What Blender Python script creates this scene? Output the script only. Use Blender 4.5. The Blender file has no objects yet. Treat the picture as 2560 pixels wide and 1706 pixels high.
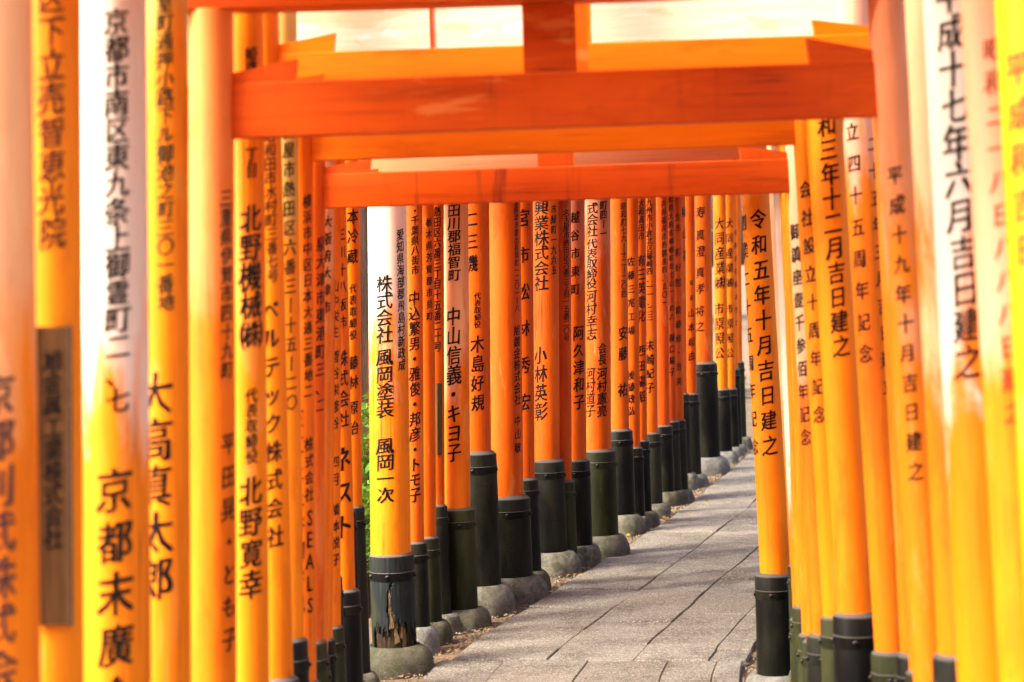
import bpy, bmesh, math, random
from mathutils import Vector, Matrix, noise

# ------------------------------------------------------------------ camera, sky, sun, exposure
sc = bpy.context.scene
COL = sc.collection
R = math.radians
cam_d = bpy.data.cameras.new("camera")
cam = bpy.data.objects.new("camera", cam_d); COL.objects.link(cam)
cam_d.sensor_width = 36.0; cam_d.lens = 74.97
cam_d.clip_start = 0.05; cam_d.clip_end = 2000
cam.matrix_world = (Matrix.Translation((0, 0, 2.0)) @ Matrix.Rotation(math.pi/2 - math.atan(144/4900), 4, 'X')
                    @ Matrix.Rotation(R(-1.95), 4, 'Z'))
cam_d.dof.use_dof = True; cam_d.dof.focus_distance = 13.2; cam_d.dof.aperture_fstop = 3.4
sc.camera = cam

SUN_EL, SUN_AZ = R(42), R(248)          # azimuth clockwise from +Y: the sun stands to the left, a little behind the camera
world = bpy.data.worlds.new("World"); sc.world = world; world.use_nodes = True
wn = world.node_tree; bg = wn.nodes["Background"]
sky = wn.nodes.new("ShaderNodeTexSky"); sky.sky_type = 'NISHITA'; sky.sun_disc = False
sky.sun_elevation = SUN_EL; sky.sun_rotation = SUN_AZ
sky.air_density = 1.0; sky.dust_density = 7.0; sky.ozone_density = 0.0
wn.links.new(sky.outputs[0], bg.inputs[0]); bg.inputs[1].default_value = 0.15
sun_d = bpy.data.lights.new("sun", 'SUN'); sun_d.energy = 1.35; sun_d.angle = R(18); sun_d.color = (1.0, 0.90, 0.74)
sun = bpy.data.objects.new("sun", sun_d); COL.objects.link(sun)
sdir = Vector((math.sin(SUN_AZ)*math.cos(SUN_EL), math.cos(SUN_AZ)*math.cos(SUN_EL), math.sin(SUN_EL)))
sun.rotation_euler = sdir.to_track_quat('Z', 'Y').to_euler(); sun.location = (0, 0, 40)
vs = sc.view_settings
vs.view_transform = 'Standard'; vs.look = 'None'; vs.gamma = 1.0; vs.use_curve_mapping = False; vs.exposure = 2.3
cy = sc.cycles
cy.use_denoising = True
try: cy.denoiser = 'OPENIMAGEDENOISE'
except Exception: pass
cy.max_bounces = 10; cy.diffuse_bounces = 7; cy.glossy_bounces = 3; cy.transmission_bounces = 3; cy.transparent_max_bounces = 6
cy.sample_clamp_indirect = 8.0
cy.caustics_reflective = False; cy.caustics_refractive = False

# ------------------------------------------------------------------ helpers
def mesh(name, verts, faces, smooth=False):
    me = bpy.data.meshes.new(name); me.from_pydata(verts, [], faces); me.update()
    if smooth: me.polygons.foreach_set('use_smooth', [True]*len(me.polygons))
    return me
def obj(name, me, mat=None, parent=None, loc=None):
    o = bpy.data.objects.new(name, me); COL.objects.link(o)
    if mat is not None and me is not None and len(me.materials) == 0: me.materials.append(mat)
    if parent is not None: o.parent = parent
    if loc is not None: o.location = loc
    return o
def empty(name, loc):
    o = bpy.data.objects.new(name, None); COL.objects.link(o); o.location = loc; o.empty_display_size = .1; return o
def tag(o, label=None, cat=None, group=None, kind=None):
    if label: o['label'] = label
    if cat: o['category'] = cat
    if group: o['group'] = group
    if kind: o['kind'] = kind
    return o
def lathe(profile, n=32, cap_bottom=False, cap_top=False, wob=None):
    """profile: list of (r, z). wob(a, r, z) -> (r, z)"""
    vs_, fs = [], []
    for (r, z) in profile:
        for k in range(n):
            a = 2*math.pi*k/n
            rr, zz = (r, z) if wob is None else wob(a, r, z)
            vs_.append((rr*math.cos(a), rr*math.sin(a), zz))
    m = len(profile)
    for i in range(m-1):
        for k in range(n):
            a, b = i*n+k, i*n+(k+1) % n
            fs.append((a, b, b+n, a+n))
    if cap_bottom: fs.append(tuple(range(n-1, -1, -1)))
    if cap_top: fs.append(tuple(range((m-1)*n, m*n)))
    return vs_, fs
def autosmooth(me, ang=35):
    me.polygons.foreach_set('use_smooth', [True]*len(me.polygons))
    try: me.set_sharp_from_angle(angle=R(ang))
    except Exception: pass
def chamfer_box(x0, x1, y0, y1, z0, z1, c=.004, bend=0.0, nx=1, endslope=0.0):
    """a beam along x with chamfered long edges; bend lifts the ends; endslope lets the ends lean out"""
    prof = [(y0+c, z0), (y1-c, z0), (y1, z0+c), (y1, z1-c), (y1-c, z1), (y0+c, z1), (y0, z1-c), (y0, z0+c)]
    V, Fc = [], []
    for i in range(nx+1):
        t = i/nx; s = 2*t-1
        for (y, z) in prof:
            zz = z + bend*s*s
            x = x0+(x1-x0)*t + (endslope*s*(z-z0)/(z1-z0) if abs(s) > .999 else 0)
            V.append((x, y, zz))
    n = 8
    for i in range(nx):
        for k in range(n):
            a, b = i*n+k, i*n+(k+1) % n
            Fc.append((a, a+n, b+n, b))
    Fc.append(tuple(range(n))); Fc.append(tuple(range(nx*n+n-1, nx*n-1, -1)))
    return V, Fc
def fix(me):
    bm = bmesh.new(); bm.from_mesh(me); bmesh.ops.recalc_face_normals(bm, faces=bm.faces[:]); bm.to_mesh(me); bm.free(); return me

# ------------------------------------------------------------------ materials
class NT:
    def __init__(s, name):
        s.m = bpy.data.materials.new(name); s.m.use_nodes = True
        s.t = s.m.node_tree; s.b = s.t.nodes['Principled BSDF']
    def n(s, typ, **kw):
        nd = s.t.nodes.new(typ)
        for k, v in kw.items():
            if k == 'inp':
                for kk, vv in v.items(): nd.inputs[kk].default_value = vv
            else: setattr(nd, k, v)
        return nd
    def l(s, a, b): s.t.links.new(a, b)
    def coord(s, scale=(1, 1, 1), loc=(0, 0, 0), kind='Object'):
        tc = s.n('ShaderNodeTexCoord'); mp = s.n('ShaderNodeMapping')
        mp.inputs['Scale'].default_value = scale; mp.inputs['Location'].default_value = loc
        s.l(tc.outputs[kind], mp.inputs[0]); return mp.outputs[0]
    def noise(s, vec, scale=1.0, detail=4, rough=.55, dist=0.0):
        nd = s.n('ShaderNodeTexNoise', inp={'Scale': scale, 'Detail': detail, 'Roughness': rough, 'Distortion': dist})
        s.l(vec, nd.inputs['Vector']); return nd.outputs['Fac']
    def ramp(s, fac, lo, hi, a=0.0, b=1.0):
        nd = s.n('ShaderNodeMapRange', interpolation_type='SMOOTHSTEP', inp={1: lo, 2: hi, 3: a, 4: b}); s.l(fac, nd.inputs[0]); return nd.outputs[0]
    def math(s, op, a, b=None):
        nd = s.n('ShaderNodeMath', operation=op)
        for i, v in enumerate((a, b)):
            if v is None: continue
            if isinstance(v, (int, float)): nd.inputs[i].default_value = v
            else: s.l(v, nd.inputs[i])
        return nd.outputs[0]
    def mix(s, fac, a, b, mode='MIX'):
        nd = s.n('ShaderNodeMix', data_type='RGBA', blend_type=mode)
        for i, v in ((0, fac), (6, a), (7, b)):
            if isinstance(v, (int, float)): nd.inputs[i].default_value = v
            elif isinstance(v, tuple): nd.inputs[i].default_value = (*v, 1) if len(v) == 3 else v
            else: s.l(v, nd.inputs[i])
        return nd.outputs[2]
    def bump(s, h, strength=.3, dist=.005):
        nd = s.n('ShaderNodeBump', inp={'Strength': strength, 'Distance': dist}); s.l(h, nd.inputs['Height'])
        s.l(nd.outputs[0], s.b.inputs['Normal'])
    def done(s, col, rough=.5, spec=.4):
        if isinstance(col, tuple): s.b.inputs['Base Color'].default_value = (*col, 1)
        else: s.l(col, s.b.inputs['Base Color'])
        if isinstance(rough, (int, float)): s.b.inputs['Roughness'].default_value = rough
        else: s.l(rough, s.b.inputs['Roughness'])
        s.b.inputs['Specular IOR Level'].default_value = spec
        return s.m

PAINT = {'red': ((.60, .080, .001), (.47, .048, .001)), 'verm': ((.68, .112, .001), (.60, .086, .001)),
         'orange': ((.80, .188, .001), (.73, .145, .001)), 'yellow': ((.83, .240, .002), (.77, .185, .002))}
PALE = {'pink': (.80, .50, .38), 'cream': (.86, .70, .44), 'white': (.80, .66, .56), 'olive': (.58, .50, .14)}
_pc = {}
def paint(kind, seed=0, fade=None, axis='Z', chips=0.0, stain=0.0):
    """vermilion paint on wood. fade = (pale kind, height where the paint gives way, softness, amount)"""
    key = (kind, seed, fade, axis, chips, stain)
    if key in _pc: return _pc[key]
    a, b = PAINT[kind]; t = NT('vermilion_paint')
    L = (seed*3.17 % 50, seed*7.3 % 50, seed*1.9 % 50)
    ax = {'Z': (1, 1, .045), 'X': (.045, 1, 1)}[axis]
    v1 = t.coord(tuple(9*q for q in ax), L); v2 = t.coord(tuple(70*q for q in ax), L); v3 = t.coord((3, 3, 1.1) if axis == 'Z' else (1.1, 3, 3), L)
    n1 = t.noise(v1, 1, 3); n2 = t.noise(v2, 1, 5, .6); n3 = t.noise(v3, 1.3, 4, .6)
    c = t.mix(t.ramp(n3, .32, .72), a, b)
    c = t.mix(t.ramp(n1, .45, .8, 0, .45), c, tuple(min(1, q*1.22+.003) for q in a))
    c = t.mix(t.ramp(n2, .5, .85, 0, .4), c, tuple(q*.66 for q in b))
    vb = t.coord((7, 7, 1.5) if axis == 'Z' else (1.5, 7, 7), (L[0], L[2], L[1])); nb_ = t.noise(vb, 1, 5, .68, .3)
    c = t.mix(t.ramp(nb_, .54, .64, 0, .42), c, tuple(q*k_ for q, k_ in zip(b, (.80, .62, .8))))
    c = t.mix(t.ramp(nb_, .40, .33, 0, .30), c, (.84, .36, .10))
    vk = t.coord(tuple({'Z': (30, 30, .42), 'X': (.42, 30, 30)}[axis]), (L[2], L[0], L[1])); nk = t.noise(vk, 1, 2, .4)
    line = t.math('MULTIPLY', t.ramp(t.math('ABSOLUTE', t.math('SUBTRACT', nk, .5)), .004, .016, 1, 0), t.ramp(n3, .52, .66))
    c = t.mix(t.math('MULTIPLY', line, .75), c, (.10, .020, .004))
    vg = t.coord(tuple(28*q for q in ax), (L[1], L[0], L[2])); ng = t.noise(vg, 1, 4, .6, .6)
    c = t.mix(t.ramp(ng, .54, .72, 0, .38 if axis == 'Z' else .6), c, tuple(q*.62 for q in b))
    c = t.mix(t.ramp(ng, .44, .28, 0, .28), c, tuple(min(1, q*1.25+.01) for q in a))
    if stain:
        vs_ = t.coord((14, 14, 1.2) if axis == 'X' else (22, 22, .7), (L[2], L[0], L[1]))
        c = t.mix(t.ramp(t.noise(vs_, 1, 4, .6), .58, .78, 0, stain), c, (.075, .012, .006))
    if fade:
        pk, zf, w, amt = fade
        sx = t.n('ShaderNodeSeparateXYZ'); tc = t.n('ShaderNodeTexCoord'); t.l(tc.outputs['Object'], sx.inputs[0])
        z = t.math('DIVIDE', t.math('SUBTRACT', sx.outputs[2 if axis == 'Z' else 1], zf), w)
        vf = t.coord((9, 9, 2.4) if axis == 'Z' else (1.6, 8, 8), (L[1], L[2], L[0]))
        f = t.math('ADD', z, t.math('MULTIPLY', t.math('SUBTRACT', t.noise(vf, 1, 6, .62, .4), .5), 4.2))
        pale = t.mix(t.ramp(n1, .3, .7), PALE[pk], tuple(q*.86 for q in PALE[pk]))
        pale = t.mix(t.ramp(n2, .55, .8, 0, .35), pale, tuple(q*w_ for q, w_ in zip(PALE[pk], (.75, .55, .45))))
        c = t.mix(t.ramp(f, 0, 1, 0, amt), c, pale)
    if chips:
        vc = t.coord((26, 26, 5) if axis == 'Z' else (5, 26, 26), (L[2], L[1], L[0]))
        c = t.mix(t.ramp(t.noise(vc, 1, 6, .65), .74-chips*.1, .78-chips*.1), c, (.80, .60, .44))
    t.bump(t.math('SUBTRACT', n2, line), .3, .002)
    m = t.done(c, t.ramp(n1, .3, .7, .40, .56), .22); _pc[key] = m; return m

def lacquer(name, base, alt, amt, rough=(.32, .6), dust=.25):
    t = NT(name)
    oi = t.n('ShaderNodeObjectInfo')
    tc = t.n('ShaderNodeTexCoord'); mp = t.n('ShaderNodeMapping'); mp.inputs['Scale'].default_value = (6, 6, 1.6)
    cmb = t.n('ShaderNodeCombineXYZ'); mul = t.math('MULTIPLY', oi.outputs['Random'], 40.0)
    t.l(mul, cmb.inputs[0]); t.l(mul, cmb.inputs[2]); t.l(cmb.outputs[0], mp.inputs['Location']); t.l(tc.outputs['Object'], mp.inputs[0])
    n1 = t.noise(mp.outputs[0], 1, 5, .6)
    v2 = t.coord((90, 90, 6)); n2 = t.noise(v2, 1, 4, .6)
    v3 = t.coord((60, 60, 60)); n3 = t.noise(v3, 4, 3, .6)
    c = t.mix(t.ramp(n1, .40, .66, 0, amt), base, alt)
    c = t.mix(t.ramp(n2, .5, .8, 0, dust), c, tuple(min(1, q*2.2+.02) for q in base))
    c = t.mix(t.ramp(n3, .68, .74, 0, .4), c, (.12, .11, .10))
    ge = t.n('ShaderNodeNewGeometry'); sx = t.n('ShaderNodeSeparateXYZ'); t.l(ge.outputs['True Normal'], sx.inputs[0])
    c = t.mix(t.ramp(sx.outputs[2], .45, .7, 0, .85), c, (.12, .112, .10))     # dust lies on the upward rim
    t.bump(n2, .25, .002)
    c = t.mix(t.math('MULTIPLY', t.ramp(n1, .5, .62, 0, 1), t.ramp(n3, .45, .6, 0, .35)), c, (.05, .042, .03))
    return t.done(c, t.ramp(n1, .3, .7, *rough), .10)
M = {}
M['black'] = lacquer('black_lacquer', (.004, .004, .004), (.011, .012, .006), .8, (.36, .6), .30)
M['green'] = lacquer('mossy_lacquer', (.014, .015, .007), (.034, .040, .012), .9, (.5, .7), .35)
M['grey'] = lacquer('dusty_lacquer', (.010, .009, .008), (.018, .019, .010), .8, (.45, .65), .4)
M['rotten_shell'] = lacquer('weathered_sleeve_wood', (.014, .018, .020), (.030, .034, .012), .9, (.5, .75), .7)
M['band'] = lacquer('black_iron', (.005, .005, .006), (.010, .010, .009), .5, (.28, .45), .1)
def ink(name, col):
    t = NT(name); v = t.coord((60, 60, 18)); n = t.noise(v, 1, 4, .6)
    return t.done(t.mix(t.ramp(n, .5, .85, 0, .35), col, tuple(q*1.8+.004 for q in col)), .35, .25)
INK = {'ink': ink('lacquer_ink', (.004, .003, .003)), 'brown': ink('faded_brown_ink', (.075, .016, .006)),
       'olive': ink('faded_dark_ink', (.030, .024, .010)), 'red': ink('red_ink', (.26, .032, .008)), 'faint': ink('worn_ink', (.070, .026, .024))}
def stone(name='plinth_stone', lo=(.140, .130, .098), hi=(.30, .29, .25), moss=.5):
    t = NT(name); oi = t.n('ShaderNodeObjectInfo')
    v = t.coord((7, 7, 7)); n1 = t.noise(v, 2.2, 6, .65, .4); n2 = t.noise(v, 14, 4, .65); n3 = t.noise(v, 40, 2, .5)
    base = t.mix(oi.outputs['Random'], lo, hi)
    c = t.mix(t.ramp(n1, .38, .64, 0, moss+.2), base, (.075, .082, .034))
    c = t.mix(t.ramp(n2, .45, .75, 0, .45), c, (.10, .09, .07))
    c = t.mix(t.ramp(n3, .62, .7, 0, .4), c, (.55, .52, .46))
    t.bump(t.math('ADD', n2, t.math('ADD', n3, n1)), .9, .016); return t.done(c, .9, .12)
M['stone'] = stone()
M['pale_or_sunlit_stone'] = stone('pale_or_sunlit_plinth_stone', (.27, .27, .265), (.38, .38, .365), .30)  # pale stone on nearer plinths; on far plinths, sunlight put into the colour
def paving():
    t = NT('exposed_aggregate_paving'); oi = t.n('ShaderNodeObjectInfo')
    ge = t.n('ShaderNodeNewGeometry'); v = ge.outputs['Position']; n0 = t.noise(v, .9, 4, .6, .5)
    n1 = t.noise(v, 2.6, 5, .65); n2 = t.noise(v, 55, 3, .6); n4 = t.noise(v, 9, 4, .6)
    vo = t.n('ShaderNodeTexVoronoi', inp={'Scale': 150.0}); t.l(v, vo.inputs['Vector'])
    hs = t.n('ShaderNodeSeparateColor'); t.l(vo.outputs['Color'], hs.inputs[0])
    base = t.mix(oi.outputs['Random'], (.140, .134, .116), (.200, .192, .168))
    c = t.mix(t.ramp(n1, .44, .60, 0, .8), base, (.075, .067, .054))
    c = t.mix(t.ramp(n0, .48, .66, 0, .6), c, (.19, .165, .125))
    c = t.mix(t.ramp(n4, .5, .75, 0, .45), c, (.23, .215, .185))
    c = t.mix(t.ramp(hs.outputs[0], .66, .86, 0, .6), c, (.46, .43, .36))
    c = t.mix(t.ramp(hs.outputs[1], .66, .86, 0, .6), c, (.065, .056, .044))
    c = t.mix(t.ramp(n2, .5, .8, 0, .3), c, (.11, .095, .075))
    t.bump(t.math('ADD', vo.outputs['Distance'], n2), .5, .004)
    return t.done(c, .8, .3)
M['paving'] = paving()
def simple(name, a, b, scale=6, rough=.85, bump=.4, bd=.01, stretch=(1, 1, 1), spec=.25):
    t = NT(name); v = t.coord(stretch); n1 = t.noise(v, scale, 6, .62); n2 = t.noise(v, scale*7, 4, .6)
    c = t.mix(t.ramp(n1, .35, .68), a, b); c = t.mix(t.ramp(n2, .5, .75, 0, .5), c, tuple(q*.55 for q in a))
    t.bump(t.math('ADD', n1, n2), bump, bd); return t.done(c, rough, spec)
M['dirt'] = simple('earth', (.125, .085, .050), (.19, .135, .085), 5)
M['pebble'] = simple('pebbles', (.30, .26, .20), (.16, .13, .10), 30)
M['litter'] = simple('dry_litter', (.16, .085, .035), (.26, .17, .08), 30)
M['bark'] = simple('cedar_bark', (.16, .11, .075), (.09, .062, .045), 4, .9, .9, .03, (5, 5, .5))
M['rot'] = simple('rotten_wood', (.11, .068, .030), (.25, .17, .085), 5, .9, .8, .012, (7, 7, 1.2))
M['rotdark'] = simple('rotten_core', (.030, .019, .012), (.075, .045, .022), 9, .95, .8, .012, (4, 4, 1.5))
M['plaque'] = simple('weathered_plaque_wood', (.135, .060, .021), (.085, .038, .014), 5, .8, .5, .004, (12, 12, .8), .08)
M['plaque_dark'] = simple('mossy_plaque_wood', (.055, .040, .012), (.030, .026, .008), 6, .75, .5, .004, (12, 12, .8))
M['frame'] = simple('dark_plaque_edge', (.05, .035, .025), (.03, .022, .016), 6, .7, .4, .003)
M['cap'] = simple('dark_cap_metal', (.030, .026, .024), (.05, .045, .04), 5, .5, .2, .004)
def board():
    t = NT('bleached_board'); v = t.coord((1.6, 9, 9)); n1 = t.noise(v, 1.6, 6, .65, .5); n2 = t.noise(t.coord((3, 60, 60)), 1, 4, .6); n3 = t.noise(t.coord((5, 14, 14), (3, 1, 7)), 1, 5, .7)
    c = t.mix(t.ramp(n2, .35, .7, 0, .6), (.84, .77, .60), (.74, .58, .34))
    c = t.mix(t.ramp(n1, .54, .60, 0, .5), c, (.66, .45, .18))
    c = t.mix(t.ramp(n3, .60, .66, 0, .9), c, (.88, .85, .78))
    t.bump(n2, .3, .003); return t.done(c, .75, .15)
M['board'] = board()
def leafmat(name, a, b):
    t = NT(name); oi = t.n('ShaderNodeTexCoord'); n = t.noise(oi.outputs['Object'], 3.1, 3, .6)
    c = t.mix(t.ramp(n, .35, .65), a, b)
    t.b.inputs['Transmission Weight'].default_value = 0.0
    t.done(c, .5, .35)
    tr = t.n('ShaderNodeBsdfTranslucent'); t.l(c, tr.inputs[0]); mx = t.n('ShaderNodeMixShader', inp={0: .35})
    out = t.t.nodes['Material Output']; t.l(t.b.outputs[0], mx.inputs[1]); t.l(tr.outputs[0], mx.inputs[2]); t.l(mx.outputs[0], out.inputs[0])
    return t.m
M['leaf'] = leafmat('cedar_foliage', (.035, .085, .018), (.07, .13, .03))
M['vine'] = leafmat('vine_leaves', (.10, .25, .02), (.19, .34, .035))
M['dry'] = leafmat('dry_leaf', (.52, .33, .03), (.42, .20, .03))

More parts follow.
